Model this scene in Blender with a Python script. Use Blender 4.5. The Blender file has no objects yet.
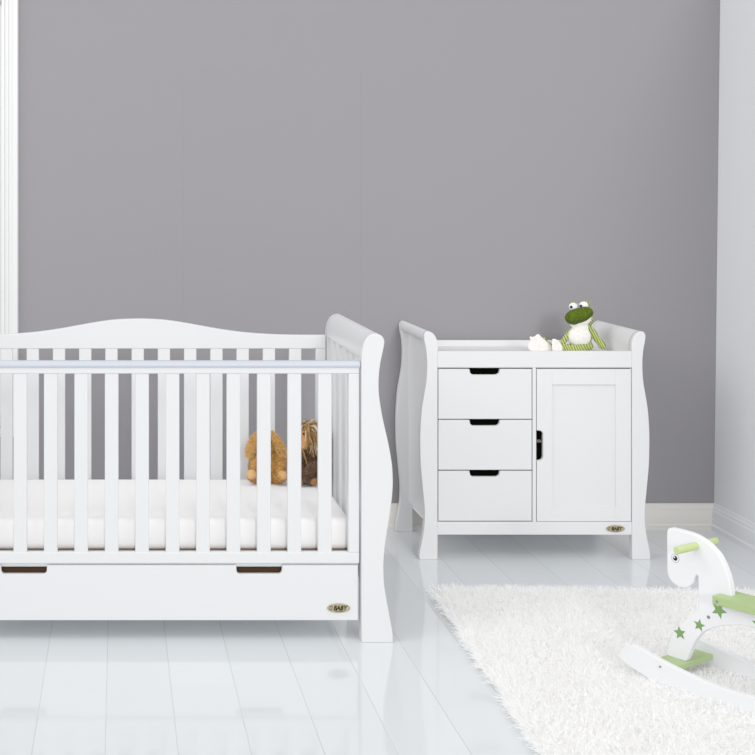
import bpy, bmesh, math, random
import numpy as np
from mathutils import Vector, Matrix

random.seed(7)
RNG = np.random.default_rng(11)
SC = bpy.context.scene
COL = SC.collection
R = math.radians

# ------------------------------------------------------------------ materials
TONE = 1.55   # soft film-like tone curve of the picture (view gamma); colours are given as they should read
def srgb(r, g, b):
    f = lambda c: (c / 255 / 12.92) if c / 255 <= .04045 else ((c / 255 + .055) / 1.055) ** 2.4
    return (f(r) ** TONE, f(g) ** TONE, f(b) ** TONE, 1)

def new_mat(name):
    m = bpy.data.materials.new(name); m.use_nodes = True
    nt = m.node_tree
    b = nt.nodes['Principled BSDF']
    return m, nt, b

def noise_bump(nt, b, scale, strength, dist=.002, coord='Object'):
    tc = nt.nodes.new('ShaderNodeTexCoord'); n = nt.nodes.new('ShaderNodeTexNoise')
    n.inputs['Scale'].default_value = scale; n.inputs['Detail'].default_value = 4
    bp = nt.nodes.new('ShaderNodeBump'); bp.inputs['Strength'].default_value = strength
    bp.inputs['Distance'].default_value = dist
    nt.links.new(tc.outputs[coord], n.inputs['Vector'])
    nt.links.new(n.outputs['Fac'], bp.inputs['Height'])
    nt.links.new(bp.outputs['Normal'], b.inputs['Normal'])
    return tc, n

def plain(name, col, rough=.4, bump=None, vary=0, spec=.5):
    m, nt, b = new_mat(name)
    b.inputs['Base Color'].default_value = col
    b.inputs['Roughness'].default_value = rough
    b.inputs['Specular IOR Level'].default_value = spec
    if bump:
        tc, n = noise_bump(nt, b, bump[0], bump[1], bump[2] if len(bump) > 2 else .002)
    if vary:
        tc = nt.nodes.new('ShaderNodeTexCoord'); n = nt.nodes.new('ShaderNodeTexNoise')
        n.inputs['Scale'].default_value = 6; n.inputs['Detail'].default_value = 5
        mx = nt.nodes.new('ShaderNodeMix'); mx.data_type = 'RGBA'
        mx.inputs['A'].default_value = tuple(c * (1 - vary) for c in col[:3]) + (1,)
        mx.inputs['B'].default_value = tuple(min(1, c * (1 + vary)) for c in col[:3]) + (1,)
        nt.links.new(tc.outputs['Object'], n.inputs['Vector'])
        nt.links.new(n.outputs['Fac'], mx.inputs['Factor'])
        nt.links.new(mx.outputs['Result'], b.inputs['Base Color'])
    return m

def fuzzy(name, c1, c2, scale=60, bump=.5):
    m, nt, b = new_mat(name)
    tc, n = noise_bump(nt, b, scale, bump, .004)
    n.inputs['Detail'].default_value = 6
    mx = nt.nodes.new('ShaderNodeMix'); mx.data_type = 'RGBA'
    mx.inputs['A'].default_value = c1; mx.inputs['B'].default_value = c2
    cr = nt.nodes.new('ShaderNodeMapRange')
    cr.inputs['From Min'].default_value = .3; cr.inputs['From Max'].default_value = .7
    nt.links.new(n.outputs['Fac'], cr.inputs['Value'])
    nt.links.new(cr.outputs['Result'], mx.inputs['Factor'])
    nt.links.new(mx.outputs['Result'], b.inputs['Base Color'])
    b.inputs['Roughness'].default_value = .95
    b.inputs['Specular IOR Level'].default_value = .1
    b.inputs['Sheen Weight'].default_value = .25
    return m

def tinted(name, rough=.9, translucent=.0):
    """fibre material: the colour comes from the per-strand 'tint' attribute"""
    m, nt, b = new_mat(name)
    a = nt.nodes.new('ShaderNodeVertexColor'); a.layer_name = 'tint'
    nt.links.new(a.outputs['Color'], b.inputs['Base Color'])
    b.inputs['Roughness'].default_value = rough
    b.inputs['Specular IOR Level'].default_value = .12
    if translucent:
        tr = nt.nodes.new('ShaderNodeBsdfTranslucent'); mx = nt.nodes.new('ShaderNodeMixShader')
        nt.links.new(a.outputs['Color'], tr.inputs['Color'])
        mx.inputs['Fac'].default_value = translucent
        nt.links.new(b.outputs['BSDF'], mx.inputs[1]); nt.links.new(tr.outputs['BSDF'], mx.inputs[2])
        nt.links.new(mx.outputs['Shader'], nt.nodes['Material Output'].inputs['Surface'])
    return m

M = {}
M['paint'] = plain('white_lacquer', srgb(219, 220, 221), .32, (35, .03, .001))
M['paint_unit'] = plain('soft_white_lacquer', srgb(224, 224, 225), .34, (35, .03, .001))
M['inset'] = plain('cool_white_lacquer', srgb(222, 223, 224), .34)
M['carcass'] = plain('cabinet_interior', (.93, .93, .93, 1), .6)
M['teether'] = plain('clear_blue_white_plastic', srgb(192, 197, 206), .35)
M['pull_shade'] = plain('black_notch_shade', (.0005, .0006, .0003, 1), .95, spec=.0)  # near-black colour stands in for the shade inside the unit's notches
M['pull_brown'] = plain('dark_brown_recess', srgb(72, 48, 16), .8, spec=.1)
M['rod_grey'] = plain('recess_rod', srgb(98, 88, 82), .7)
M['base_wood'] = plain('raw_board', srgb(150, 125, 95), .8)
M['sheet'] = plain('white_cotton', srgb(247, 246, 246), .9, (14, .35, .012), spec=.1)
M['gold'] = plain('pale_gold_badge', srgb(172, 162, 128), .4, vary=.12)
M['ink'] = plain('black_lettering', (.001, .001, .001, 1), .8, spec=.02)
M['grey_metal'] = plain('dull_screw', srgb(130, 135, 140), .4)
M['trim'] = plain('white_gloss_trim', srgb(226, 226, 226), .35, vary=.02)
M['skirt'] = plain('warm_pale_skirting', srgb(222, 219, 214), .4, vary=.03)
M['trim_r'] = plain('pale_trim', srgb(222, 223, 227), .4, vary=.02)
M['wall'] = plain('grey_wall_paint', srgb(153, 151, 154), .85, (120, .06, .001), vary=.012, spec=.2)
M['wall_r'] = plain('white_wall_paint', srgb(224, 225, 227), .85, (120, .05, .001), vary=.01, spec=.2)
M['toy_white'] = plain('white_toy_paint', srgb(232, 233, 235), .4)
M['toy_white_grey'] = plain('white_rocker_paint', srgb(229, 230, 232), .4)
M['toy_green'] = plain('sage_green_paint', srgb(170, 190, 134), .45, vary=.03)
M['toy_lime'] = plain('pale_lime_paint', srgb(194, 208, 148), .45)
M['star_green'] = plain('leaf_green_print', srgb(122, 160, 86), .5)
M['eye_black'] = plain('black_print', (.001, .001, .001, 1), .5, spec=.08)
M['frog_dark'] = fuzzy('dark_green_plush', srgb(66, 84, 4), srgb(100, 118, 18), 90)
M['frog_dark'].node_tree.nodes['Principled BSDF'].inputs['Sheen Weight'].default_value = 0
M['frog_white'] = fuzzy('cream_plush', srgb(232, 228, 222), srgb(246, 244, 240), 90)
M['frog_eye'] = plain('white_felt', srgb(240, 240, 238), .6)
M['bunny'] = fuzzy('golden_plush', srgb(178, 132, 70), srgb(214, 170, 104), 70)
M['bunny_pale'] = fuzzy('tan_plush', srgb(206, 160, 104), srgb(222, 180, 128), 60)
M['ape_brown'] = fuzzy('dark_brown_plush', srgb(74, 56, 44), srgb(112, 88, 70), 80)
M['ape_face'] = fuzzy('tan_felt', srgb(196, 150, 100), srgb(212, 166, 116), 40, .2)
M['fibre'] = tinted('plush_fibre')
M['pile'] = tinted('wool_pile', .95, .45)

# striped knit for the frog
def knit():
    m, nt, b = new_mat('striped_green_knit')
    tc = nt.nodes.new('ShaderNodeTexCoord')
    w = nt.nodes.new('ShaderNodeTexWave'); w.bands_direction = 'X'
    w.inputs['Scale'].default_value = 34; w.inputs['Distortion'].default_value = 3.0
    w.inputs['Detail'].default_value = 2
    mx = nt.nodes.new('ShaderNodeMix'); mx.data_type = 'RGBA'
    mx.inputs['A'].default_value = srgb(98, 114, 24); mx.inputs['B'].default_value = srgb(198, 208, 124)
    mp = nt.nodes.new('ShaderNodeMapping'); mp.inputs['Rotation'].default_value = (0, R(28), R(20))
    nt.links.new(tc.outputs['Object'], mp.inputs['Vector']); nt.links.new(mp.outputs['Vector'], w.inputs['Vector'])
    nt.links.new(w.outputs['Fac'], mx.inputs['Factor'])
    nt.links.new(mx.outputs['Result'], b.inputs['Base Color'])
    bp = nt.nodes.new('ShaderNodeBump'); bp.inputs['Strength'].default_value = .5; bp.inputs['Distance'].default_value = .003
    nt.links.new(w.outputs['Fac'], bp.inputs['Height']); nt.links.new(bp.outputs['Normal'], b.inputs['Normal'])
    b.inputs['Roughness'].default_value = .9
    return m
M['frog_knit'] = knit()

# glossy painted floorboards, seams run away from the viewer every 20 cm
def floor_mat():
    m, nt, b = new_mat('glossy_white_floorboards')
    L = nt.links.new
    tc = nt.nodes.new('ShaderNodeTexCoord'); sp = nt.nodes.new('ShaderNodeSeparateXYZ')
    L(tc.outputs['Object'], sp.inputs['Vector'])
    def mth(op, a, v=None, c=None):
        n = nt.nodes.new('ShaderNodeMath'); n.operation = op
        for i, q in enumerate((a, v, c)):
            if q is None: continue
            if isinstance(q, (int, float)): n.inputs[i].default_value = q
            else: L(q, n.inputs[i])
        return n.outputs[0]
    k = mth('DIVIDE', mth('ADD', sp.outputs['X'], .035 + .1985 * 60), .1985)
    fr = mth('FRACT', k); fl = mth('FLOOR', k)
    d = mth('MINIMUM', fr, mth('SUBTRACT', 1.0, fr))
    seam = mth('SUBTRACT', 1.0, mth('SMOOTH_MIN', mth('DIVIDE', d, .011), 1.0, .1))
    # butt joints across the boards, staggered per board
    wn = nt.nodes.new('ShaderNodeTexWhiteNoise'); wn.noise_dimensions = '1D'; L(fl, wn.inputs['W'])
    ky = mth('ADD', mth('DIVIDE', sp.outputs['Y'], 2.4), wn.outputs['Value'])
    fy = mth('FRACT', ky); dy = mth('MINIMUM', fy, mth('SUBTRACT', 1.0, fy))
    seam2 = mth('SUBTRACT', 1.0, mth('MINIMUM', mth('DIVIDE', dy, .0009), 1.0))
    s = mth('MAXIMUM', seam, mth('MULTIPLY', seam2, .15))
    wn2 = nt.nodes.new('ShaderNodeTexWhiteNoise'); wn2.noise_dimensions = '2D'
    cb = nt.nodes.new('ShaderNodeCombineXYZ'); L(fl, cb.inputs['X']); L(mth('FLOOR', ky), cb.inputs['Y'])
    L(cb.outputs[0], wn2.inputs['Vector'])
    mx = nt.nodes.new('ShaderNodeMix'); mx.data_type = 'RGBA'
    mx.inputs['A'].default_value = srgb(213, 217, 220); mx.inputs['B'].default_value = srgb(217, 221, 224)
    L(wn2.outputs['Value'], mx.inputs['Factor'])
    mx2 = nt.nodes.new('ShaderNodeMix'); mx2.data_type = 'RGBA'
    mx2.inputs['B'].default_value = srgb(150, 158, 164)
    L(mx.outputs['Result'], mx2.inputs['A']); L(mth('MULTIPLY', s, .5), mx2.inputs['Factor'])
    L(mx2.outputs['Result'], b.inputs['Base Color'])
    b.inputs['Roughness'].default_value = .075
    b.inputs['IOR'].default_value = 1.45
    n = nt.nodes.new('ShaderNodeTexNoise'); n.inputs['Scale'].default_value = 3.0
    L(tc.outputs['Object'], n.inputs['Vector'])
    bp = nt.nodes.new('ShaderNodeBump'); bp.inputs['Strength'].default_value = .25; bp.inputs['Distance'].default_value = .002
    L(mth('SUBTRACT', mth('MULTIPLY', n.outputs['Fac'], .12), s), bp.inputs['Height'])
    L(bp.outputs['Normal'], b.inputs['Normal'])
    return m
M['floor'] = floor_mat()

def glass_mat():
    m, nt, b = new_mat('window_glass')
    b.inputs['Transmission Weight'].default_value = 1; b.inputs['Roughness'].default_value = .0
    b.inputs['IOR'].default_value = 1.05; b.inputs['Base Color'].default_value = (.97, .99, 1, 1)
    return m
M['glass'] = glass_mat()

# ------------------------------------------------------------------ object helpers
def put(o, parent=None):
    COL.objects.link(o)
    if parent is not None: o.parent = parent
    return o

def thing(name, label, cat, loc=(0, 0, 0), rz=0, group=None):
    o = bpy.data.objects.new(name, None); o.empty_display_size = .1
    o.location = loc; o.rotation_euler = (0, 0, rz)
    o['label'] = label; o['category'] = cat
    if group: o['group'] = group
    return put(o)

def obj(name, bm, mats, parent=None, origin=None, smooth=35, bevel=0, seg=2, label=None):
    """bm is given in the space of the top-level thing (or world); origin = thing origin to subtract"""
    me = bpy.data.meshes.new(name)
    bm.normal_update(); bm.to_mesh(me); bm.free()
    for p in me.polygons: p.use_smooth = True
    me.set_sharp_from_angle(angle=R(smooth))
    for m in (mats if isinstance(mats, (list, tuple)) else [mats]): me.materials.append(m)
    o = put(bpy.data.objects.new(name, me), parent)
    if bevel:
        md = o.modifiers.new('edge', 'BEVEL'); md.width = bevel; md.segments = seg
        md.limit_method = 'ANGLE'; md.angle_limit = R(40); md.harden_normals = True
    if label: o['label'] = label
    return o

def struct(name, bm, mats, parent=None, **k):
    o = obj(name, bm, mats, parent, **k); 
    if parent is None: o['kind'] = 'structure'
    return o

def box(bm, x0, x1, y0, y1, z0, z1, mi=0):
    vs = [bm.verts.new((x, y, z)) for x in (x0, x1) for y in (y0, y1) for z in (z0, z1)]
    for q in ((0, 1, 3, 2), (4, 6, 7, 5), (0, 4, 5, 1), (2, 3, 7, 6), (0, 2, 6, 4), (1, 5, 7, 3)):
        f = bm.faces.new([vs[i] for i in q]); f.material_index = mi
    return bm

def BX(*a):
    return box(bmesh.new(), *a)

def prism(bm, pts, fn, d0, d1, mi=0):
    """pts: closed 2-D outline; fn(p, d) -> 3-D; extruded from depth d0 to d1"""
    a = [bm.verts.new(fn(p, d0)) for p in pts]; b = [bm.verts.new(fn(p, d1)) for p in pts]
    n = len(pts); fs = []
    fs.append(bm.faces.new(a)); fs.append(bm.faces.new(list(reversed(b))))
    for i in range(n):
        fs.append(bm.faces.new((a[i], b[i], b[(i + 1) % n], a[(i + 1) % n])))
    for f in fs: f.material_index = mi
    bmesh.ops.recalc_face_normals(bm, faces=fs)
    return bm

def smooth_pts(pts, per=4, closed=False):
    """Catmull-Rom through points"""
    out = []; n = len(pts)
    rng = range(n) if closed else range(n - 1)
    g = (lambda i: pts[i % n]) if closed else (lambda i: pts[max(0, min(n - 1, i))])
    for i in rng:
        p0, p1, p2, p3 = g(i - 1), g(i), g(i + 1), g(i + 2)
        for k in range(per):
            t = k / per
            out.append(tuple(.5 * (2 * b + (c - a) * t + (2 * a - 5 * b + 4 * c - d) * t * t + (3 * b - a - 3 * c + d) * t ** 3)
                             for a, b, c, d in zip(p0, p1, p2, p3)))
    if not closed: out.append(tuple(pts[-1]))
    return out

def tube(bm, path, rad, seg=10, mi=0):
    """capped tube through 3-D points; rad number or list"""
    P = [Vector(p) for p in path]; n = len(P)
    rs = rad if isinstance(rad, (list, tuple)) else [rad] * n
    rings = []; up = None
    for i in range(n):
        t = (P[min(n - 1, i + 1)] - P[max(0, i - 1)]).normalized()
        if up is None:
            up = Vector((0, 0, 1)) if abs(t.z) < .9 else Vector((1, 0, 0))
        s = t.cross(up).normalized(); up = s.cross(t).normalized()
        rings.append([bm.verts.new(P[i] + (s * math.cos(2 * math.pi * k / seg) + up * math.sin(2 * math.pi * k / seg)) * rs[i]) for k in range(seg)])
    fs = []
    for a, b in zip(rings, rings[1:]):
        for k in range(seg): fs.append(bm.faces.new((a[k], a[(k + 1) % seg], b[(k + 1) % seg], b[k])))
    fs.append(bm.faces.new(list(reversed(rings[0])))); fs.append(bm.faces.new(rings[-1]))
    for f in fs: f.material_index = mi
    bmesh.ops.recalc_face_normals(bm, faces=fs)
    return bm

def ball(bm, c, r, rot=None, u=20, v=14, mi=0):
    r = (r, r, r) if isinstance(r, (int, float)) else r
    m = Matrix.Translation(Vector(c))
    if rot is not None: m = m @ rot
    m = m @ Matrix.Diagonal((*r, 1))
    res = bmesh.ops.create_uvsphere(bm, u_segments=u, v_segments=v, radius=1, matrix=m)
    for vv in res['verts']:
        for f in vv.link_faces: f.material_index = mi
    return bm

def limb(bm, p0, p1, r0, r1, n=7):
    p0, p1 = Vector(p0), Vector(p1)
    for i in range(n):
        t = i / (n - 1); ball(bm, p0.lerp(p1, t), r0 + (r1 - r0) * t, u=14, v=10)
    return bm

def chain(bm, pts, rads, n=6):
    for i in range(len(pts) - 1): limb(bm, pts[i], pts[i + 1], rads[i], rads[i + 1], n)
    return bm

def fused(name, bm, mat, parent, voxel=.004, iters=6, label=None):
    """merge overlapping blobs into one continuous skin"""
    me = bpy.data.meshes.new(name + '_raw'); bm.to_mesh(me); bm.free()
    t = bpy.data.objects.new('tmp', me); COL.objects.link(t)
    r = t.modifiers.new('r', 'REMESH'); r.mode = 'VOXEL'; r.voxel_size = voxel
    s = t.modifiers.new('s', 'SMOOTH'); s.factor = .5; s.iterations = iters
    dg = bpy.context.evaluated_depsgraph_get(); dg.update()
    out = bpy.data.meshes.new_from_object(t.evaluated_get(dg))
    out.name = name
    bpy.data.objects.remove(t); bpy.data.meshes.remove(me)
    for p in out.polygons: p.use_smooth = True
    out.materials.clear(); out.materials.append(mat)
    o = put(bpy.data.objects.new(name, out), parent)
    if label: o['label'] = label
    return o

def strands(name, P, D, length, width, tint, mat, parent=None, droop=.3, curl=.2, levels=4):
    """a mesh of thin tapering ribbons rooted at P, growing along D"""
    n = len(P); D = D / np.linalg.norm(D, axis=1)[:, None]
    rnd = RNG.normal(size=(n, 3)); S = np.cross(D, rnd); S /= np.linalg.norm(S, axis=1)[:, None] + 1e-9
    B = np.cross(D, S)
    length = np.broadcast_to(length, n); width = np.broadcast_to(width, n)
    ph = RNG.uniform(0, 6.28, n)
    V = np.zeros((n, levels, 2, 3))
    for l in range(levels):
        t = l / (levels - 1)
        c = P + D * (length * t)[:, None] + B * (length * curl * np.sin(ph + t * 3.0) * t)[:, None]
        c = c + np.array([0, 0, -1.0]) * (length * droop * t * t)[:, None]
        w = width * (1.0 - .75 * t) * .5
        V[:, l, 0] = c - S * w[:, None]; V[:, l, 1] = c + S * w[:, None]
    base = (np.arange(n) * levels * 2)[:, None]
    q = np.array([[2 * l, 2 * l + 1, 2 * l + 3, 2 * l + 2] for l in range(levels - 1)]).reshape(1, -1)
    F = (base + q).reshape(-1)
    nf = n * (levels - 1)
    me = bpy.data.meshes.new(name)
    me.vertices.add(n * levels * 2); me.vertices.foreach_set('co', V.reshape(-1).astype(np.float32))
    me.loops.add(nf * 4); me.loops.foreach_set('vertex_index', F.astype(np.int32))
    me.polygons.add(nf); me.polygons.foreach_set('loop_start', np.arange(0, nf * 4, 4, dtype=np.int32))
    me.polygons.foreach_set('use_smooth', np.ones(nf, dtype=bool))
    me.update(calc_edges=True)
    at = me.color_attributes.new('tint', 'FLOAT_COLOR', 'POINT')
    C = np.ones((n, levels * 2, 4), dtype=np.float32); C[:, :, :3] = tint[:, None, :]
    at.data.foreach_set('color', C.reshape(-1))
    me.materials.append(mat)
    return put(bpy.data.objects.new(name, me), parent)

def surface_samples(o, n):
    me = o.data; me.calc_loop_triangles()
    co = np.zeros(len(me.vertices) * 3); me.vertices.foreach_get('co', co); co = co.reshape(-1, 3)
    tr = np.zeros(len(me.loop_triangles) * 3, dtype=np.int32); me.loop_triangles.foreach_get('vertices', tr); tr = tr.reshape(-1, 3)
    a, b, c = co[tr[:, 0]], co[tr[:, 1]], co[tr[:, 2]]
    nr = np.cross(b - a, c - a); ar = np.linalg.norm(nr, axis=1)
    i = RNG.choice(len(tr), n, p=ar / ar.sum())
    u, v = RNG.random(n), RNG.random(n); k = u + v > 1; u[k], v[k] = 1 - u[k], 1 - v[k]
    P = a[i] + (b - a)[i] * u[:, None] + (c - a)[i] * v[:, None]
    return P, nr[i] / (ar[i][:, None] + 1e-12)

def lerp_col(c1, c2, n, power=1):
    t = RNG.random(n)[:, None] ** power
    return np.array(c1[:3]) * (1 - t) + np.array(c2[:3]) * t

def text_bm(bm, s, fn, w, h, shear=0, bold=0, mi=1):
    """flat lettering meshed into bm, fitted to a w x h box; fn maps centred (x, y) to 3-D"""
    cu = bpy.data.curves.new('t', 'FONT'); cu.body = s; cu.size = 1; cu.shear = shear; cu.offset = bold; cu.resolution_u = 4
    o = bpy.data.objects.new('t', cu); COL.objects.link(o)
    dg = bpy.context.evaluated_depsgraph_get(); dg.update()
    me = bpy.data.meshes.new_from_object(o.evaluated_get(dg))
    xs = [v.co.x for v in me.vertices]; ys = [v.co.y for v in me.vertices]
    kx, ky = w / (max(xs) - min(xs)), h / (max(ys) - min(ys))
    mx, my = (max(xs) + min(xs)) / 2, (max(ys) + min(ys)) / 2
    vs = [bm.verts.new(fn((v.co.x - mx) * kx, (v.co.y - my) * ky)) for v in me.vertices]
    for p in me.polygons:
        try:
            f = bm.faces.new([vs[i] for i in p.vertices]); f.material_index = mi
        except ValueError: pass
    bpy.data.objects.remove(o); bpy.data.curves.remove(cu); bpy.data.meshes.remove(me)

def badge(parent, X, Y, Z, w, h):
    bm = bmesh.new()
    pts = [(w / 2 * math.cos(a), h / 2 * math.sin(a)) for a in np.linspace(0, 2 * math.pi, 40, endpoint=False)]
    prism(bm, pts, lambda p, d: (X + p[0], Y + d, Z + p[1]), -.003, .001)
    fn = lambda x, y: (X + x, Y - .0036, Z + y)
    text_bm(bm, 'BABY', lambda x, y: fn(x + w * .085, y + h * .03), w * .62, h * .54, .25, .05)
    text_bm(bm, 'O', lambda x, y: fn(x - w * .33, y + h * .03), w * .13, h * .5, .25, .02)
    box(bm, X - w * .16, X + w * .2, Y - .0036, Y - .003, Z - h * .36, Z - h * .3, 1)
    return obj('badge', bm, [M['gold'], M['ink']], parent, label='small oval gold badge with black italic lettering')

# ------------------------------------------------------------------ camera and the picture frame it came from
F_PX, VX, VY, EYE = 1322.0, 118.0, 200.0, 1.5
cam = bpy.data.cameras.new('camera'); cam.sensor_width = 36; cam.lens = F_PX / 755 * 36
cam.shift_x = (377.5 - VX) / 755; cam.shift_y = -(377.5 - VY - .6) / 755
cam.clip_start = .05
co = put(bpy.data.objects.new('camera', cam)); co.location = (0, 0, EYE); co.rotation_euler = (R(90), 0, 0)
SC.camera = co

def at(px, py, Y):
    return ((px - VX) * Y / F_PX, Y, EYE - (py - VY) * Y / F_PX)

# ------------------------------------------------------------------ the room
WY = 6.045                       # back wall plane
WXL, WXR, ZT = -2.6, 2.725, 2.75
WIN = (-1.70, -.53, .46, 2.45)   # window opening x0 x1 z0 z1
bm = BX(WXL - .1, 3.0, -1.2, WY + .12, -.08, 0)
struct('floor', bm, M['floor'])
bm = bmesh.new()
for a in ((WXL, WIN[0], WY, WY + .12, 0, ZT), (WIN[1], WXR + .05, WY, WY + .12, 0, ZT),
          (WIN[0], WIN[1], WY, WY + .12, 0, WIN[2]), (WIN[0], WIN[1], WY, WY + .12, WIN[3], ZT)):
    box(bm, *a)
struct('wall_back', bm, M['wall'])
# the right wall leans outward a touch towards the top
bm = bmesh.new()
lean = .033
vs = [bm.verts.new(p) for p in ((WXR, WY, 0), (WXR + lean, WY, ZT), (WXR + .2, WY, ZT), (WXR + .2, WY, 0),
                                (WXR, .2, 0), (WXR + lean, .2, ZT), (WXR + .2, .2, ZT), (WXR + .2, .2, 0))]
for q in ((0, 1, 2, 3), (7, 6, 5, 4), (0, 4, 5, 1), (1, 5, 6, 2), (2, 6, 7, 3), (3, 7, 4, 0)):
    bm.faces.new([vs[i] for i in q])
bmesh.ops.recalc_face_normals(bm, faces=bm.faces[:])
struct('wall_right', bm, M['wall_r'])
prof = [(0, 0), (.021, 0), (.021, .020), (.016, .026), (.016, .082), (.012, .088), (.012, .096), (.007, .102), (.005, .114), (0, .116)]
bm = prism(bmesh.new(), prof, lambda p, d: (d, WY - p[0], p[1]), WXL, WXR + .002)
struct('baseboard_back', bm, M['skirt'])
bm = prism(bmesh.new(), prof, lambda p, d: (WXR - p[0] * 1.1 + .002, d, p[1] * 1.03), .2, WY)
struct('baseboard_right', bm, M['trim_r'])
# window at the far left: stepped casing, sill, panes
wf = bmesh.new()
x0, x1, z0, z1 = WIN
casing = [(0, .03), (.012, .03), (.016, .022), (.030, .022), (.034, .016), (.046, .016), (.050, .024), (.072, .024), (.076, .0), (0, .0)]
prism(wf, casing, lambda p, d: (x1 + p[0], WY - p[1], d), z0 - .02, z1 + .076)
prism(wf, casing, lambda p, d: (x0 - p[0], WY - p[1], d), z0 - .02, z1 + .076)
prism(wf, casing, lambda p, d: (d, WY - p[1], z1 + p[0]), x0 - .07, x1 + .07)
box(wf, x0 - .09, x1 + .09, WY - .05, WY + .02, z0 - .03, z0)
for a in ((x0, x0 + .04), (x1 - .012, x1), ((x0 + x1) / 2 - .02, (x0 + x1) / 2 + .02)):
    box(wf, a[0], a[1], WY + .05, WY + .09, z0, z1)
for c in ((z0, z0 + .05), (z1 - .05, z1)):
    box(wf, x0, x1, WY + .05, WY + .09, c[0], c[1])
w = struct('window_1', wf, M['trim'])
obj('pane', BX(x0 + .01, x1 - .005, WY + .068, WY + .072, z0 + .01, z1 - .01), M['glass'], w)
# flush door cut into the grey wall: only its hairline edge shows
bm = BX((183 - VX) * WY / F_PX, (361 - VX) * WY / F_PX, WY - .0012, WY + .01, .12, EYE + 130 * WY / F_PX)
struct('door_1', bm, M['wall'], bevel=.001)

# ------------------------------------------------------------------ the cot
CY = 4.497; CS = F_PX / CY; CD = .78
CXC = (142.2 - VX) / CS
cx = lambda px: (px - VX) / CS
cz = lambda py: EYE - (py - VY) / CS
cot = thing('cot_bed', 'white slatted sleigh cot bed with curved ends and under-bed drawer', 'cot', (CXC, CY + CD / 2, 0))
O = Vector(cot.location)
def cobj(name, bm, mat, parent, **k):
    if parent is cot: bmesh.ops.translate(bm, verts=bm.verts[:], vec=-O)
    else: bmesh.ops.translate(bm, verts=bm.verts[:], vec=-O)
    return obj(name, bm, mat, parent, **k)

post_in = [(361, 643), (361, 357)]
roll_l = [(361, 357), (362.1, 346.7), (364.2, 340.2), (367.2, 336), (370.8, 333.6), (375, 332.7), (379.1, 333.8), (382.5, 336.6), (383.8, 341)]
post_out = [(383.8, 341), (383, 346.5), (381.5, 353.5), (379.7, 362.2), (378.5, 371.8), (378, 381.3), (378.1, 390), (378.9, 398.1), (380.9, 411.2), (383.9, 425.5),
            (386.9, 438.6), (389.3, 450.6), (391.3, 463.7), (392, 475), (392, 485.5), (391, 498.6), (388.7, 515.3), (386.3, 530.8),
            (384.1, 546.3), (383, 560), (382.9, 569.5), (383.4, 581.5), (385.1, 593.4), (387.5, 606.5), (389.6, 618.4), (391.7, 629.1), (392.2, 635), (392.2, 642)]
post_px = [(361, 642)] + smooth_pts(roll_l, 3) + smooth_pts(post_out, 3)[1:]
roll_px = [(361.6, 359)] + smooth_pts(roll_l, 3) + [(383.5, 344), (381, 346), (374, 348.5), (372, 352), (372, 359)]
for side in (1, -1):
    def W(p, d, s=side):
        X = cx(p[0]) - CXC
        return (CXC + s * X, d, max(0.0, cz(p[1])))
    bmr = prism(bmesh.new(), roll_px, W, CY + .03, CY + CD - .03)
    ep = cobj('end_panel', bmr, M['paint'], cot, bevel=.003)
    for d0, d1 in ((CY - .012, CY + .042), (CY + CD - .042, CY + CD)):
        bm = prism(bmesh.new(), post_px, W, d0, d1)
        cobj('post', bm, M['paint'], ep, bevel=.0035)
    for z0, z1 in ((.20, .29),):
        a, b = sorted((CXC + side * (cx(362) - CXC), CXC + side * (cx(371) - CXC)))
        cobj('bottom_rail', BX(a, b, CY + .03, CY + CD - .03, z0, z1), M['paint'], ep, bevel=.003)
    a, b = sorted((CXC + side * (cx(363) - CXC), CXC + side * (cx(370) - CXC)))
    for k in range(5):
        yc = CY + .115 + k * (CD - .23) / 4
        cobj('slat', BX(a, b, yc - .036, yc + .036, .285, cz(358)), M['paint'], ep, bevel=.003)

XR = cx(359.6); XL = 2 * CXC - XR
FY = CY + .004
# front side
fr = bmesh.new()
xs = cx(348.8); xsl = 2 * CXC - xs
box(fr, XL, XR, FY, FY + .026, cz(373.2), cz(366.6))
box(fr, XL, XR, FY, FY + .026, cz(563.2), cz(552.2))
box(fr, xs, XR, FY, FY + .026, cz(552.2), cz(373.2)); box(fr, XL, xsl, FY, FY + .026, cz(552.2), cz(373.2))
box(fr, XL, XR, FY + .0195, FY + .026, cz(568), cz(563.2))
front = cobj('front_side_frame', fr, M['paint'], cot, bevel=.003)
tr = bmesh.new()
tp = [(-.004, 0), (-.006, .006), (-.004, .014), (.002, .0205), (.013, .0225), (.024, .0205), (.030, .014), (.032, .006), (.030, 0)]
prism(tr, tp, lambda p, d: (d, FY + p[0], cz(366.8) + p[1]), XL, XR + .002)
cobj('teething_rail', tr, M['teether'], front, label='bluish clear plastic teething rail along the top edge')
for k in range(-6, 7):
    xc = cx(142.2 + 30.52 * k)
    cobj('slat', BX(xc - .0232, xc + .0232, FY + .003, FY + .021, cz(553), cz(372.8)), M['paint'], front, bevel=.003)
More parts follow.
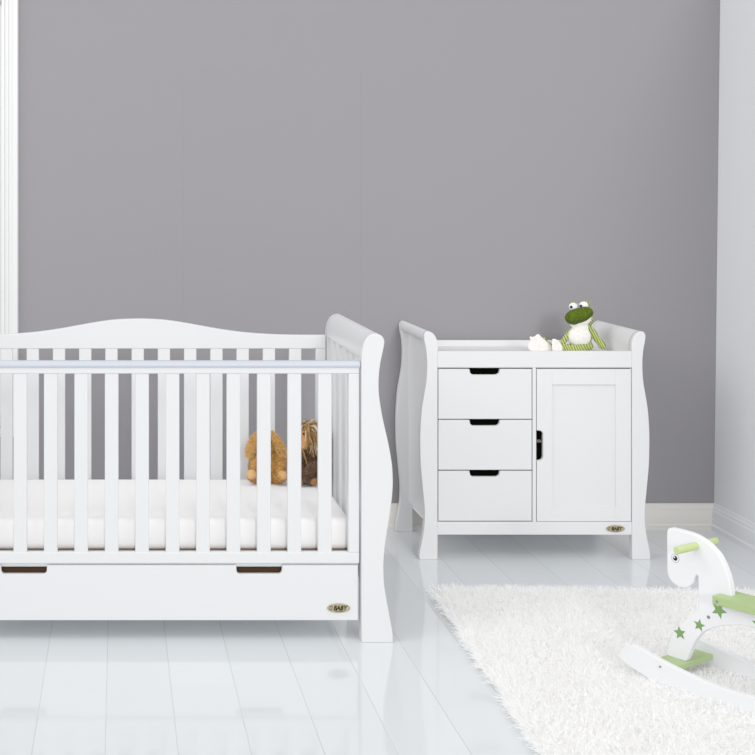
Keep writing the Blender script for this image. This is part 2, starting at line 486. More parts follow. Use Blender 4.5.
# back panel with the humped top rail
BY = CY + CD - .042
bs = F_PX / BY
hump = [(0, 318.2), (20, 318.9), (36, 320.7), (50, 323.0), (62, 325.2), (85, 329.2), (110, 332.3), (136, 334), (160, 334.5), (188, 334.6)]
zt = lambda py: EYE - (py - VY) / bs
hw = XR + .001 - CXC
up = [(min(hw, d / bs), zt(y)) for d, y in smooth_pts(hump, 4)]
up[-1] = (hw, up[-1][1])
outl = [(-x, z) for x, z in reversed(up)] + up[1:] + [(hw, zt(348)), (-hw, zt(348))]
bmb = prism(bmesh.new(), outl, lambda p, d: (CXC + p[0], d, p[1]), BY, BY + .026)
xi = .6907 + .0
box(bmb, CXC - hw, CXC + hw, BY, BY + .026, .22, .305)
sx = (315.9 - VX) / bs - CXC
box(bmb, CXC + sx, CXC + hw, BY, BY + .026, .305, zt(348)); box(bmb, CXC - hw, CXC - sx, BY, BY + .026, .305, zt(348))
back = cobj('back_panel', bmb, M['paint'], cot, bevel=.003)
for k in range(-6, 7):
    xc = CXC + k * 26.27 / bs - .004
    cobj('slat', BX(xc - .0243, xc + .0243, BY + .003, BY + .021, .30, zt(347.6)), M['paint'], back, bevel=.003)
# mattress board
cobj('mattress_base', BX(XL + .005, XR - .005, FY + .03, BY - .004, .278, .296), M['base_wood'], cot)
# under-bed drawer: front with two finger notches, tray behind
DXR = cx(358.3); DXL = 2 * CXC - DXR
DT, DB = cz(565.3), cz(620.2)
def notch(c):
    a, b = cx(c - 23.2), cx(c + 23.2); zb = cz(574); r = .012
    pts = [(a, DT)]
    for t in np.linspace(0, math.pi / 2, 5): pts.append((a + .001 + r * (1 - math.cos(t)), zb + r - r * math.sin(t)))
    q = [(a + b - x, z) for x, z in reversed(pts)]
    return pts + q
cR = 259.5; cL = 23.9
outl = [(DXL, DB), (DXL, DT)] + notch(cL) + notch(cR) + [(DXR, DT), (DXR, DB)]
bd = prism(bmesh.new(), outl, lambda p, d: (p[0], d, p[1]), FY + .001, FY + .019)
box(bd, DXL + .03, DXR - .03, FY + .034, FY + .64, DB + .012, DB + .022, 1)
box(bd, DXL + .03, DXL + .045, FY + .034, FY + .64, DB + .012, DT - .05, 1); box(bd, DXR - .045, DXR - .03, FY + .034, FY + .64, DB + .012, DT - .05)
box(bd, DXL + .03, DXR - .03, FY + .63, FY + .645, DB + .012, DT - .05)
drawer = cobj('under_bed_drawer', bd, [M['paint'], M['carcass']], cot, bevel=.002)
for c in (cL, cR):
    a, b = cx(c - 26), cx(c + 26)
    cobj('finger_pull', BX(a, b, FY + .0195, FY + .032, cz(590), cz(568.4)), M['pull_brown'], drawer, label='dark brown recessed finger pull')
bad = badge(drawer, cx(338.8) - O.x, FY + .001 - O.y, cz(607.8) - O.z, 23.5 / CS, 9.4 / CS)

# mattress lying in the cot
mz0, mz1 = .2965, .404
mx0, mx1, my0, my1 = XL + .016, XR - .016, FY + .05, BY - .02
mat_t = bmesh.new()
box(mat_t, mx0, mx1, my0, my1, mz0, mz1)
bmesh.ops.bevel(mat_t, geom=mat_t.edges[:], offset=.024, segments=5, affect='EDGES', profile=.5)
mo = Vector(((mx0 + mx1) / 2, (my0 + my1) / 2, mz0))
bmesh.ops.translate(mat_t, verts=mat_t.verts[:], vec=-mo)
mt = obj('cot_mattress', mat_t, M['sheet'], None, smooth=60)
mt.location = mo; mt['label'] = 'white mattress lying inside the slatted cot bed'; mt['category'] = 'mattress'

# ------------------------------------------------------------------ the changing unit
UY = 5.52; US = F_PX / UY; UB = 6.02
ux = lambda px: (px - VX) / US
uz = lambda py: EYE - (py - VY) / US
UXC = ux(534.9)
unit = thing('changing_unit', 'white changing unit with three drawers, one door and rolled ends', 'dresser', (UXC, (UY + UB) / 2, 0))
UO = Vector(unit.location)
def uobj(name, bm, mat, parent, **k):
    bmesh.ops.translate(bm, verts=bm.verts[:], vec=-UO)
    return obj(name, bm, mat, parent, **k)
u_roll = [(437.7, 352), (438.0, 343.8), (436.2, 337.2), (433.1, 332.9), (428.9, 330.9), (425.6, 331.9), (424.1, 335)]
u_out = [(424.1, 335), (424.6, 340.6), (426.2, 348.9), (427.2, 360), (427.1, 371.2), (426.2, 382.3), (424.3, 393.4), (421.9, 408.3), (420.6, 425),
         (420.2, 439.5), (420.6, 461.5), (421.9, 478.2), (423.7, 496.8), (424.8, 510), (424.4, 524.6), (422.8, 535.7), (420.6, 546.8), (419.4, 554.2), (419.5, 559.25)]
u_post = [(437.6, 559.25)] + smooth_pts(u_roll, 4) + smooth_pts(u_out, 3)[1:]
u_rollrail = [(437.4, 358)] + smooth_pts(u_roll, 4) + [(424.2, 338.5), (425.2, 340.2), (430, 341.5), (433.4, 344), (433.4, 358)]
for side in (1, -1):
    def W(p, d, s=side):
        X = ux(p[0]) - UXC
        return (UXC + s * X, d, max(0.0, uz(p[1])))
    bm = prism(bmesh.new(), u_rollrail, W, UY + .02, UB - .02)
    xa, xb = sorted((W((433.2, 0), 0)[0], W((437.4, 0), 0)[0]))
    box(bm, xa, xb, UY + .03, UB - .03, .135, uz(357))
    sp_ = uobj('side_panel', bm, M['paint_unit'], unit, bevel=.002)
    for d0 in (UY, UB - .034):
        uobj('post', prism(bmesh.new(), u_post, W, d0, d0 + .034), M['paint_unit'], sp_, bevel=.003)
xl, xr = ux(437.6), ux(632.2)
FYu = UY + .003
# carcass
bc = bmesh.new()
box(bc, xl, xr, UY + .045, UB - .012, uz(533.5), uz(521.5))                # floor board
box(bc, xl, xr, UB - .016, UB - .006, uz(533.5), uz(352))                  # back board
box(bc, ux(533), ux(536), UY + .03, UB - .016, uz(521.5), uz(366))
uobj('carcass', bc, M['carcass'], unit)
bt = bmesh.new()
box(bt, xl, xr, UY + .02, UB - .022, .824, .842)
top = uobj('top_board', bt, M['paint_unit'], unit)
uobj('front_rail', BX(xl, xr, FYu, FYu + .022, uz(367.2), uz(350.8)), M['paint_unit'], unit, bevel=.0025)
uobj('back_rail', BX(xl, xr, UB - .024, UB - .004, .80, .866), M['paint_unit'], unit, bevel=.0025)
bb = BX(xl, xr, FYu, FYu + .022, uz(534.4), uz(521.6))
br = uobj('bottom_rail', bb, M['paint_unit'], unit, bevel=.0025)
uobj('divider', BX(ux(532.9), ux(536.3), FYu, FYu + .03, uz(521.6), uz(367.2)), M['paint_unit'], unit, bevel=.001)
badge(br, ux(615.5) - UO.x, FYu - UO.y, uz(528.2) - UO.z, 19 / US, 7.3 / US)
def unotch(a, b, zt_, zb, r=.017):
    pts = [(a, zt_)]
    for t in np.linspace(0, math.pi / 2, 5): pts.append((a + .001 + r * (1 - math.cos(t)), zb + r - r * math.sin(t)))
    return pts + [(a + b - x, z) for x, z in reversed(pts)]
for (yt, yb) in ((368.6, 418.4), (419.6, 469.3), (470.6, 520.4)):
    a, b, zT, zB = ux(438.7), ux(532.0), uz(yt), uz(yb)
    n = unotch(ux(469.6), ux(500.3), zT, uz(yt + 5.9))
    bm = prism(bmesh.new(), [(a, zB), (a, zT)] + n + [(b, zT), (b, zB)], lambda p, d: (p[0], d, p[1]), FYu + .001, FYu + .018)
    box(bm, a + .015, b - .015, FYu + .034, UB - .06, zB + .015, zB + .025)
    for q in ((a + .015, a + .027), (b - .027, b - .015)): box(bm, q[0], q[1], FYu + .034, UB - .06, zB + .015, zT - .05)
    dr = uobj('drawer', bm, M['inset'], unit, bevel=.0015)
    uobj('finger_pull', BX(ux(467), ux(503), FYu + .0185, FYu + .03, uz(yt + 22), uz(yt - .2)), M['pull_shade'], dr, label='black plate standing in for the shade inside the finger notch')
# door with a recessed panel
a, b, zT, zB = ux(537.2), ux(631.4), uz(368.6), uz(521)
pa, pb, pT, pB = ux(552.4), ux(616), uz(384.2), uz(506)
nt_ = [(z, x) for x, z in unotch(uz(460.2), uz(430), 0, -1)]  # placeholder order, replaced below
ny0, ny1, nd = uz(460.2), uz(429.8), ux(543.6); r = .017
no = [(a, ny0)] + [(nd - r + r * math.sin(t), ny0 + r - r * math.cos(t)) for t in np.linspace(0, math.pi / 2, 5)]
no = no + [(x, ny0 + ny1 - z) for x, z in reversed(no)]
bm = bmesh.new()
prism(bm, [(a, zB)] + no + [(a, zT), (pa, zT), (pa, zB)], lambda p, d: (p[0], d, p[1]), FYu + .001, FYu + .019)
box(bm, pb, b, FYu + .001, FYu + .019, zB, zT)
box(bm, pa, pb, FYu + .001, FYu + .019, pT, zT); box(bm, pa, pb, FYu + .001, FYu + .019, zB, pB)
door = uobj('door', bm, M['paint_unit'], unit, bevel=.0008)
uobj('door_panel', BX(pa - .004, pb + .004, FYu + .008, FYu + .016, pB - .004, pT + .004), M['inset'], door)
fp = bmesh.new()
box(fp, a - .003, ux(546), FYu + .0195, FYu + .03, uz(463), uz(427))
uobj('finger_pull', fp, M['pull_shade'], door, label='black plate standing in for the shade inside the finger notch')
uobj('catch', BX(a + .003, ux(543), FYu + .016, FYu + .019, uz(442.6), uz(440)), M['rod_grey'], door, label='thin grey-brown catch inside the finger pull')

# ------------------------------------------------------------------ shaggy rug
th = math.atan(.04)
RUG = Vector((1.205, 5.05, 0)); RW, RL = 1.36, 1.95
rug = thing('shag_rug', 'thick white shaggy rug lying on the glossy floor', 'rug', RUG, -th)
bm = BX(0, RW, -RL, 0, .0, .009)
obj('backing', bm, M['sheet'], rug)
def grow_pile():
    step = .0092
    gx, gy = np.meshgrid(np.arange(0, RW, step), np.arange(-RL, 0, step))
    T = np.stack([gx.ravel(), gy.ravel()], 1) + RNG.uniform(-.004, .004, (gx.size, 2))
    K = 6
    n = len(T)
    # slow lean field so that the tufts fall into drifts
    fx = np.sin(T[:, 0] * 17 + 2 * np.sin(T[:, 1] * 11)) + np.sin(T[:, 1] * 23 + T[:, 0] * 9)
    fy = np.cos(T[:, 1] * 15 + 2 * np.sin(T[:, 0] * 13)) + np.sin(T[:, 0] * 27 - T[:, 1] * 7)
    lean = np.stack([fx, fy], 1) * .28 + RNG.normal(0, .38, (n, 2))
    edge = np.zeros((n, 2))
    e = .035
    edge[:, 0] -= np.clip(1 - T[:, 0] / e, 0, 1); edge[:, 0] += np.clip(1 - (RW - T[:, 0]) / e, 0, 1)
    edge[:, 1] += np.clip(1 + T[:, 1] / e, 0, 1); edge[:, 1] -= np.clip(1 - (T[:, 1] + RL) / e, 0, 1)
    lean = lean + edge * .8
    Tn = np.repeat(T, K, 0); Ln = np.repeat(lean, K, 0)
    N = len(Tn)
    P = np.zeros((N, 3)); P[:, :2] = Tn + RNG.normal(0, .0022, (N, 2)); P[:, 2] = .008
    D = np.ones((N, 3)); D[:, :2] = Ln + RNG.normal(0, .3, (N, 2))
    ln = RNG.uniform(.032, .05, N) * np.repeat(RNG.uniform(.8, 1.12, n), K)
    tint = np.repeat(lerp_col((.955, .95, .94), (.985, .983, .98), n), K, 0)
    o = strands('pile', P, D, ln, RNG.uniform(.0032, .0048, N), tint, M['pile'], rug, droop=.28, curl=.34)
    o['kind'] = 'stuff'
grow_pile()

# ------------------------------------------------------------------ rocking horse (length axis u, across v, up z)
HA = R(56); HY = 4.08; HX = (698 - VX) * HY / F_PX
horse = thing('rocking_horse', 'white wooden rocking horse with green seat and star prints on the rug', 'rocking horse', (HX, HY, 0), -HA)
# thing space: local x = length towards the tail, local y = away from the viewer (v = -y), z up
hz = .0065
def board(bm, pts, y0, y1, mi=0): return prism(bm, pts, lambda p, d: (p[0], d, p[1] + hz), y0, y1, mi)
nose = [(-.099, .44), (-.098, .456), (-.095, .462), (-.087, .4665), (-.072, .4668), (-.045, .4665), (-.013, .464), (.014, .457), (.04, .4455), (.060, .431),
        (.0765, .416), (.090, .394), (.101, .371), (.109, .349), (.114, .325), (.116, .300)]
back_ = [(.13, .284), (.17, .284), (.23, .284), (.29, .276), (.34, .262)]
legr = [(.375, .232), (.398, .202), (.414, .172), (.424, .142), (.431, .11), (.434, .079), (.434, .064), (.372, .064)]
arch = [(.368, .074), (.356, .101), (.338, .134), (.317, .166), (.290, .195), (.245, .217), (.19, .2265), (.147, .2235), (.1, .211), (.057, .193), (.02, .166), (-.004, .132), (-.02, .096), (-.031, .070)]
legf = [(-.034, .064), (-.097, .064), (-.097, .079), (-.089, .112), (-.080, .135), (-.067, .154), (-.042, .184), (-.016, .212), (.004, .228), (.009, .237), (.0085, .26), (.008, .30), (.0075, .336), (.002, .3395), (-.003, .334)]
chin = [(-.008, .318), (-.018, .303), (-.033, .293), (-.051, .2895), (-.07, .293), (-.086, .304), (-.095, .318), (-.098, .336)]
hp = smooth_pts(nose, 3) + smooth_pts(back_, 2) + smooth_pts(legr, 2) + smooth_pts(arch, 2) + smooth_pts(legf, 2) + smooth_pts(chin, 3)
body = obj('body_board', board(bmesh.new(), hp, -.012, .012), M['toy_white'], horse, bevel=.003)
# rockers
rtop = [(-.178, .070), (-.174, .084), (-.160, .100), (-.140, .110), (-.122, .111), (-.08, .1015), (-.04, .092), (.0, .0845), (.038, .0785), (.075, .0735), (.113, .070), (.17, .068)]
rtop = rtop + [(.34 - u, z) for u, z in reversed(rtop[:-1])]
rbot = [(-.168, .052), (-.117, .0345), (-.062, .02), (.01, .008), (.08, .002), (.17, .0), (.26, .002), (.33, .008), (.402, .02), (.457, .0345), (.508, .052)]
rp = smooth_pts(rtop, 2) + list(reversed(smooth_pts(rbot, 2)))
for yc in (-.13, .13):
    k = obj('rocker', board(bmesh.new(), rp, yc - .01, yc + .01), M['toy_white_grey'], horse, bevel=.0025)
    for ub in (-.036, .376):
        yy = yc + math.copysign(.0105, yc)
        bs_ = bmesh.new(); tube(bs_, [(ub, yy - .0015, .072 + hz), (ub, yy + .0015, .072 + hz)], .0035, 12)
        obj('screw', bs_, M['grey_metal'], k)
# cross bars that join the rockers under the legs
for u0, u1 in ((-.103, -.024), (.364, .443)):
    bm = bmesh.new(); zt1, zb1 = .064, .046
    prism(bm, [(u0, -.12), (u1, -.12), (u1, -.055), (u1 - .02, -.02), (u1 - .02, .02), (u1, .055), (u1, .12), (u0, .12), (u0, .055), (u0 + .02, .02), (u0 + .02, -.02), (u0, -.055)] if False else
          [(u0, -.12), (u1, -.12), (u1, .12), (u0, .12)], lambda p, d: (p[0], p[1], d + hz), zb1, zt1)
    obj('foot_bar', bm, M['toy_green'], horse, bevel=.003)
# seat: two side boards with a top
bm = bmesh.new()
prism(bm, [(.081, -.055), (.41, -.055), (.41, .047), (.117, .047), (.117, -.011), (.117, -.0125), (.081, -.0125)], lambda p, d: (p[0], p[1], d + hz), .279, .3045)
prism(bm, [(.081, .0125), (.116, .0125), (.116, .047), (.081, .047)], lambda p, d: (p[0], p[1], d + hz), .279, .3045)
obj('seat', bm, M['toy_green'], horse, bevel=.002)
bm = bmesh.new()
bk = [(-.06, .305), (-.066, .36), (-.06, .40), (-.035, .425), (0, .432), (.035, .425), (.06, .40), (.066, .36), (.06, .305)]
prism(bm, smooth_pts(bk, 3), lambda p, d: (d, p[0], p[1] + hz), .39, .408)
obj('seat_back', bm, M['toy_white'], horse, bevel=.003)
# handle
bm = bmesh.new(); tube(bm, [(0, -.112, .4295 + hz), (0, -.109, .4295 + hz), (0, .093, .4295 + hz), (0, .096, .4295 + hz)], [.010, .012, .012, .010], 20)
obj('handle', bm, M['toy_lime'], horse, label='pale lime green dowel handle')
# eyes, stars, screws: flat prints on both faces of the board
def disc(bm, c, r, y0, y1, mi=0, n=28):
    return board(bm, [(c[0] + r * math.cos(2 * math.pi * i / n), c[1] + r * math.sin(2 * math.pi * i / n)) for i in range(n)], y0, y1, mi)
def star(bm, c, r, rot, y0, y1):
    return board(bm, [(c[0] + (r if i % 2 == 0 else r * .45) * math.cos(rot + math.pi * i / 5), c[1] + (r if i % 2 == 0 else r * .45) * math.sin(rot + math.pi * i / 5)) for i in range(10)], y0, y1)
def hpt(px, py, v=.012):
    """point of the board's near face seen at this spot of the photograph"""
    u = (math.cos(HA), -math.sin(HA)); n = (-math.sin(HA), -math.cos(HA))
    cx_, cy_ = HX + v * n[0], HY + v * n[1]; k = (px - VX) / F_PX
    s = (k * cy_ - cx_) / (u[0] - k * u[1]); t = cy_ + s * u[1]
    return (s, EYE - (py - VY) * t / F_PX - hz)
for sgn in (-1, 1):
    f = lambda t: (sgn * .0119, sgn * (.012 + t)) if sgn > 0 else (-(.012 + t), -.0119)
    e = hpt(675.3, 557.6)
    bm = bmesh.new(); disc(bm, e, .0138, *f(.0004), 1); disc(bm, e, .0126, *f(.0007), 0); disc(bm, e, .0082, *f(.001), 1); disc(bm, (e[0] - .003, e[1] + .003), .0026, *f(.0013), 0)
    obj('eye', bm, [M['toy_white'], M['eye_black']], horse, label='round black and white printed eye')
    for px, py, r, rot in ((679.8, 632.4, .0225, 1.75), (699.3, 624.6, .0205, 1.45), (719, 609.6, .0265, 1.2)):
        bm = star(bmesh.new(), hpt(px, py), r, rot, *f(.0006))
        obj('star', bm, M['star_green'], horse, label='green printed star')
    for c, r, rot in (((.2, .243), .02, 1.7), ((.30, .236), .024, 1.4), ((.37, .187), .021, 1.9)):
        obj('star', star(bmesh.new(), c, r, rot, *f(.0006)), M['star_green'], horse, label='green printed star')
    obj('bolt', disc(bmesh.new(), hpt(708.6, 616.6), .0055, *f(.001)), M['grey_metal'], horse)
    s_ = bmesh.new()
    q = hpt(717, 601, .055)
    disc(s_, (q[0], q[1]), .004, *((-.0565, -.055) if sgn < 0 else (.047, .0485)))
    obj('screw', s_, M['grey_metal'], horse)

# ------------------------------------------------------------------ frog plush on the changing unit
FR = at(584, 352, 5.745)
frog = thing('frog_plush', 'green and cream frog soft toy sitting on the changing unit', 'soft toy', (FR[0], FR[1], .842))
FO = Vector(frog.location)
def fp_(px, py, dy=0):  # spot of the photo, dy metres nearer (-) or further (+)
    return Vector(at(px, py, FR[1] + dy)) - FO
fpx = FR[1] / F_PX      # metres per pixel there
bm = bmesh.new()
ball(bm, fp_(580.5, 338, .012), (.046, .040, .052))
ball(bm, fp_(582, 327, .014), (.034, .030, .034))
ball(bm, fp_(583, 318, .02), (.043, .038, .034))          # back of the head
chain(bm, [fp_(571, 330, .0), fp_(565.5, 337, -.02), fp_(561.5, 344, -.035)], [.014, .013, .012])
chain(bm, [fp_(590.5, 328, .0), fp_(596, 336, -.012), fp_(602.5, 344.5, -.018)], [.0145, .015, .0165])
chain(bm, [fp_(589, 345, -.01), fp_(580, 347.5, -.045), fp_(570, 348, -.055), fp_(561, 345.5, -.048)], [.0195, .02, .019, .017])
chain(bm, [fp_(574, 346, .02), fp_(560, 347, .015), fp_(550, 345, .0), fp_(543, 338.5, .0)], [.017, .015, .013, .012])
ball(bm, fp_(585.6, 303.2, .014), (.020, .016, .016)); ball(bm, fp_(574.2, 304, .012), (.018, .016, .014))
fused('body', bm, M['frog_knit'], frog, .0035, 4, 'striped pale green knit body')
bm = bmesh.new()
ball(bm, fp_(579.3, 335.5, -.022), (.050, .028, .046)); ball(bm, fp_(581, 327, -.016), (.032, .024, .03))
ball(bm, fp_(580.5, 320, -.012), (.049, .034, .025), Matrix.Rotation(R(-22), 4, 'Y'))
fused('belly', bm, M['frog_white'], frog, .0035, 4, 'cream plush belly and lower jaw')
bm = bmesh.new()
ball(bm, fp_(578.3, 314.6, -.03), (.0595, .036, .0335), Matrix.Rotation(R(-14), 4, 'Y'), 28, 18)
ball(bm, fp_(585, 311.5, -.028), (.036, .03, .027))
ball(bm, fp_(573.3, 316.8, -.036), (.036, .032, .030))
fused('muzzle', bm, M['frog_dark'], frog, .0035, 5, 'dark green plush muzzle')
bm = bmesh.new()
mo_ = [fp_(567.5, 319.5, -.058), fp_(572, 320.2, -.066), fp_(577, 319.6, -.067), fp_(582, 317.6, -.064), fp_(587, 315, -.055)]
tube(bm, smooth_pts([tuple(p) for p in mo_], 4), .0016, 6)
obj('mouth_seam', bm, plain('dark_thread', srgb(52, 66, 6), .9), frog)
for (ex, ey, er, ppx, ppy) in ((573.2, 305.6, .0185, 571.2, 305.9), (583.5, 304.6, .0195, 580.8, 304.8)):
    bm = bmesh.new(); ball(bm, fp_(ex, ey, -.012), (er, .015, er * .92))
    e = obj('eye', bm, M['frog_eye'], frog, smooth=80, label='bulging white felt eye')
    bm = bmesh.new(); ball(bm, fp_(ppx, ppy, -.0285), (.0064, .005, .0068))
    obj('pupil', bm, M['eye_black'], e, smooth=80)
# webbed feet, soles turned to the viewer
def foot(poly, dy, tk):
    bm = bmesh.new()
    pts = smooth_pts(poly, 3, True)
    prism(bm, pts, lambda p, d: tuple(fp_(p[0], p[1], d)), dy, dy + tk)
    o = fused('foot', bm, M['frog_white'], frog, .003, 5, 'cream webbed foot sole')
foot([(529.6, 335.4), (533.5, 336), (538, 332.8), (541, 335.5), (546, 340), (551.2, 345), (551, 350), (541, 351), (533, 350.5), (529, 348.5), (527.6, 343.8), (530.5, 340)], -.035, .022)
foot([(552.6, 337.8), (556.5, 338.5), (559.5, 341), (562.4, 346.5), (561.8, 350.8), (556.5, 351.2), (552.4, 349.5), (552.0, 343)], -.082, .022)

# ------------------------------------------------------------------ bunny plush in the cot
BYY = 5.09
B0 = at(267.5, 486.5, BYY)
bun = thing('bunny_plush', 'golden brown floppy-eared bunny soft toy sitting on the cot mattress', 'soft toy', (B0[0], BYY, .402))
BO = Vector(bun.location)
bp_ = lambda px, py, dy=0: Vector(at(px, py, BYY + dy)) - BO
bm = bmesh.new()
ball(bm, bp_(267, 471, .01), (.052, .050, .058)); ball(bm, bp_(266, 458, .01), (.036, .036, .04)); ball(bm, bp_(265, 446.5, 0), (.036, .038, .045))
ball(bm, bp_(265, 450, -.035), (.026, .022, .020))
chain(bm, [bp_(258, 459, -.01), bp_(253.5, 466, -.03), bp_(253.5, 474, -.045)], [.018, .018, .017])
chain(bm, [bp_(278, 458, -.01), bp_(282.5, 466, -.03), bp_(280, 473, -.05)], [.018, .018, .017])
chain(bm, [bp_(258, 479, 0), bp_(253, 479, -.045)], [.024, .021]); chain(bm, [bp_(274, 480, 0), bp_(280, 480, -.05)], [.026, .022])
bodyb = fused('body', bm, M['bunny'], bun, .005, 4)
bm = bmesh.new()
chain(bm, [bp_(258.5, 434, -.005), bp_(254, 440.5, -.012), bp_(250.3, 450, -.02), bp_(249.3, 457, -.022)], [.012, .015, .0175, .012])
e1 = fused('ear', bm, M['bunny'], bun, .004, 4)
bm = bmesh.new()
chain(bm, [bp_(271, 434, -.005), bp_(275.5, 440, -.014), bp_(280.5, 449.5, -.022), bp_(282.5, 457, -.024)], [.012, .015, .0175, .012])
e2 = fused('ear', bm, M['bunny'], bun, .004, 4)
for px, py in ((251, 477.8), (282.3, 478.6)):
    bm = bmesh.new(); ball(bm, bp_(px, py, -.062), (.020, .013, .020))
    obj('foot_pad', bm, M['bunny_pale'], bun, smooth=80, label='paler tan foot pad')
for px in (261, 270.5):
    bm = bmesh.new(); ball(bm, bp_(px, 443.5, -.0435), .0048); obj('eye', bm, M['eye_black'], bun, smooth=80)
bm = bmesh.new(); ball(bm, bp_(265, 448, -.0575), (.0075, .005, .0055)); obj('nose', bm, plain('brown_stitched_nose', srgb(84, 52, 34), .7), bun, smooth=80)
for o_, n in ((bodyb, 9000), (e1, 2400), (e2, 2400)):
    P, N = surface_samples(o_, n)
    strands('fur', P, N + RNG.normal(0, .45, P.shape), RNG.uniform(.006, .011, n), .0016, lerp_col(srgb(150, 104, 46), srgb(214, 168, 98), n) if o_ is bodyb else lerp_col(srgb(190, 144, 78), srgb(244, 208, 142), n), M['fibre'], o_ , droop=.35, curl=.3)

# ------------------------------------------------------------------ monkey plush in the cot corner
KYY = 5.07
K0 = at(313, 487, KYY)
ape = thing('monkey_plush', 'dark brown shaggy-haired monkey soft toy leaning in the cot corner', 'soft toy', (K0[0], KYY, .402))
KO = Vector(ape.location)
kp = lambda px, py, dy=0: Vector(at(px, py, KYY + dy)) - KO
bm = bmesh.new()
ball(bm, kp(311, 468, .015), (.056, .046, .066)); ball(bm, kp(308.5, 440, .012), (.044, .040, .044))
chain(bm, [kp(316, 455, 0), kp(322, 464, -.005), kp(326.5, 474, -.012), kp(328.5, 483, -.02)], [.020, .018, .016, .015])
chain(bm, [kp(303, 456, 0), kp(298, 464, -.03), kp(299, 474, -.05)], [.018, .017, .016])
chain(bm, [kp(302, 479, 0), kp(307, 475.5, -.05), kp(316, 468.5, -.058)], [.020, .019, .018])
chain(bm, [kp(318, 480, 0), kp(311, 480, -.045), kp(303, 480, -.055)], [.020, .019, .017])
kb = fused('body', bm, M['ape_brown'], ape, .005, 4)
bm = bmesh.new(); ball(bm, kp(304.6, 441, -.022), (.029, .024, .037)); ball(bm, kp(304.2, 446, -.032), (.022, .021, .019))
face = fused('face', bm, M['ape_face'], ape, .004, 5, 'smooth tan face')
for px in (299.8, 304.6):
    bm = bmesh.new(); ball(bm, kp(px, 435.6, -.045), .0042); obj('eye', bm, M['eye_black'], face, smooth=80)
for px, py in ((315.5, 483.8), (300, 484)):
    bm = bmesh.new(); ball(bm, kp(px, py, -.062), (.016, .013, .0135)); obj('foot_pad', bm, fuzzy('ochre_plush', srgb(140, 98, 52), srgb(176, 130, 78)), ape, smooth=80, label='ochre foot pad')
P, N = surface_samples(kb, 9000); n = len(P)
strands('fur', P, N + RNG.normal(0, .5, P.shape), RNG.uniform(.006, .012, n), .0018, lerp_col(srgb(60, 44, 34), srgb(150, 122, 100), n), M['fibre'], kb, droop=.35, curl=.35)
# long mane of brown, blond and white locks
n = 2200
hc = np.array(kp(308.5, 439, .012)); th_ = RNG.uniform(0, 2 * math.pi, n); ph_ = np.arccos(RNG.uniform(-.35, 1, n))
Nn = np.stack([np.sin(ph_) * np.cos(th_), np.sin(ph_) * np.sin(th_), np.cos(ph_)], 1)
keep = ~((Nn[:, 1] < -.35) & (Nn[:, 2] < .62) & (Nn[:, 0] < .45)); Nn = Nn[keep]; n = len(Nn)
Pm = hc + Nn * np.array([.045, .041, .048])
tt = lerp_col(srgb(96, 66, 36), srgb(204, 168, 116), n); wh = RNG.random(n) < np.where((Nn[:, 0] > .15) & (Nn[:, 2] < .75), .55, .06); tt[wh] = srgb(232, 224, 212)[:3]
up_ = (RNG.random(n) < .3)[:, None]
Dm = np.where(up_, Nn + np.array([.1, -.1, .6]), Nn * .55 + np.array([.5, -.25, .1])) + RNG.normal(0, .22, Nn.shape)
strands('mane', Pm, Dm, np.where(up_[:, 0], RNG.uniform(.03, .06, n), RNG.uniform(.045, .085, n)), .0048, tt, M['fibre'], ape, droop=.8, curl=.22, levels=6)['label'] = 'long brown and white hair'

n = 420
Pm = np.array([list(kp(px, py, dy)) for px, py, dy in zip(RNG.uniform(307.5, 317, n), RNG.uniform(427, 437, n), RNG.uniform(-.045, -.015, n))])
tt = lerp_col(srgb(112, 78, 44), srgb(206, 170, 120), n); wh = (RNG.random(n) < .8) & (Pm[:, 0] > kp(311, 0)[0]); tt[wh] = srgb(236, 229, 218)[:3]
strands('mane', Pm, np.array([.32, -.25, -.75]) + RNG.normal(0, .16, (n, 3)), RNG.uniform(.04, .075, n), .006, tt, M['fibre'], ape, droop=.2, curl=.22, levels=6)['label'] = 'long white and blond side lock'

lim = .812 - K0[0]; lo_ = kp(292.5, 0)[0]      # hair lies against the slats and the neighbour, not through them
for c in [q for q in ape.children_recursive if q.type == 'MESH']:
    for v in c.data.vertices: v.co.x = max(lo_, min(lim, v.co.x))

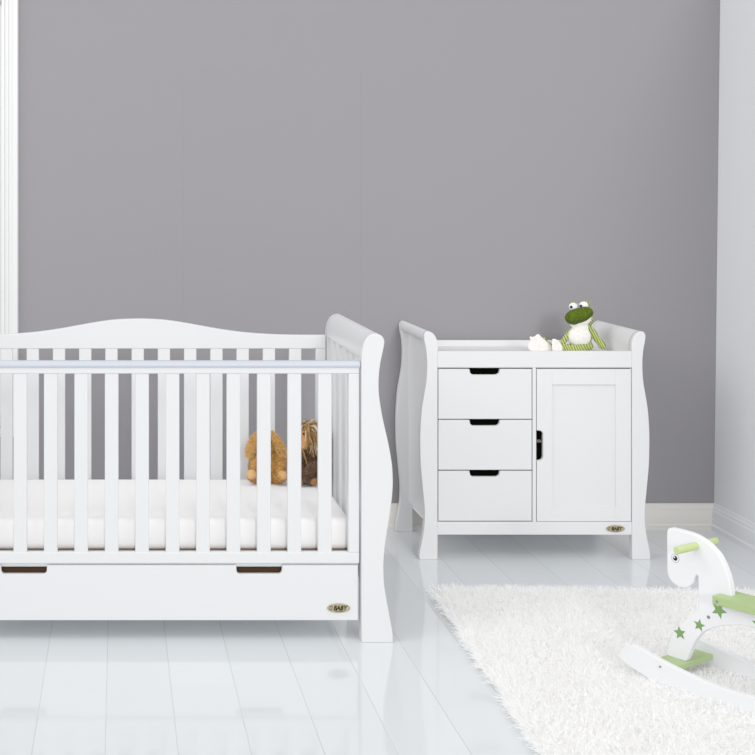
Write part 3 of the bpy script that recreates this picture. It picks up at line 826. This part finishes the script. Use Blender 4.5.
def settle(root, z, dx=0, dy=0):
    base = min(v.co.z for c in root.children_recursive if c.type == 'MESH' and c.name.split('.')[0] not in ('fur', 'mane') for v in c.data.vertices)
    for c in root.children_recursive:
        if c.name.split('.')[0] in ('fur', 'mane'):
            for v in c.data.vertices: v.co.z = max(v.co.z, base)
    bpy.context.view_layer.update()
    lo = min((c.matrix_world @ v.co).z for c in root.children_recursive if c.type == 'MESH' and c.name.split('.')[0] not in ('fur', 'mane') for v in c.data.vertices)
    root.location.z += z - lo
    root.location.x += dx; root.location.y += dy
bun.scale = (1, 1, .94)
settle(bun, mz1 + .001, .0055, .045); settle(ape, mz1 + .001, .003, .045); settle(frog, .8425)

# ------------------------------------------------------------------ light
wd = bpy.data.worlds.new('soft_daylight'); SC.world = wd; wd.use_nodes = True
bg = wd.node_tree.nodes['Background']; bg.inputs['Color'].default_value = (.99, .993, 1, 1); bg.inputs['Strength'].default_value = .62
def area(name, loc, target, size, power, col=(1, 1, 1)):
    l = bpy.data.lights.new(name, 'AREA'); l.shape = 'RECTANGLE'; l.size = size[0]; l.size_y = size[1]; l.energy = power; l.color = col
    o = put(bpy.data.objects.new(name, l)); o.location = loc
    o.rotation_euler = (Vector(target) - Vector(loc)).to_track_quat('-Z', 'Y').to_euler()
    return o
def sun(name, az, el, power, ang, col=(1, 1, 1)):
    l = bpy.data.lights.new(name, 'SUN'); l.energy = power; l.angle = R(ang); l.color = col
    o = put(bpy.data.objects.new(name, l)); o.location = (0, 0, 4)
    d = Vector((-math.sin(R(az)) * math.cos(R(el)), math.cos(R(az)) * math.cos(R(el)), -math.sin(R(el))))
    o.rotation_euler = d.to_track_quat('-Z', 'Y').to_euler()
sun('daylight_right', 27, 32, .2, 50)
sun('daylight_left', -60, 28, .85, 45)
area('fill_left', (-1.3, 3.6, 2.7), (1.35, 5.75, .45), (1.0, 1.0), 16)  # added fill lamp, lifts the left side of the changing unit
sun('fill_front_low', 4, 14, 1.0, 10)  # added low fill, brightens the floor under the cot and the unit
sun('fill_above', -20, 70, .45, 60)  # added top fill, lifts floor, rug and mattress
area('softbox_right', (2.0, 2.7, 2.5), (1.0, 4.6, .6), (1.2, 1.2), 22)
SC.cycles.diffuse_bounces = 10; SC.cycles.max_bounces = 16; SC.cycles.transmission_bounces = 12
SC.view_settings.view_transform = 'Standard'
SC.view_settings.look = 'None'
SC.view_settings.gamma = TONE
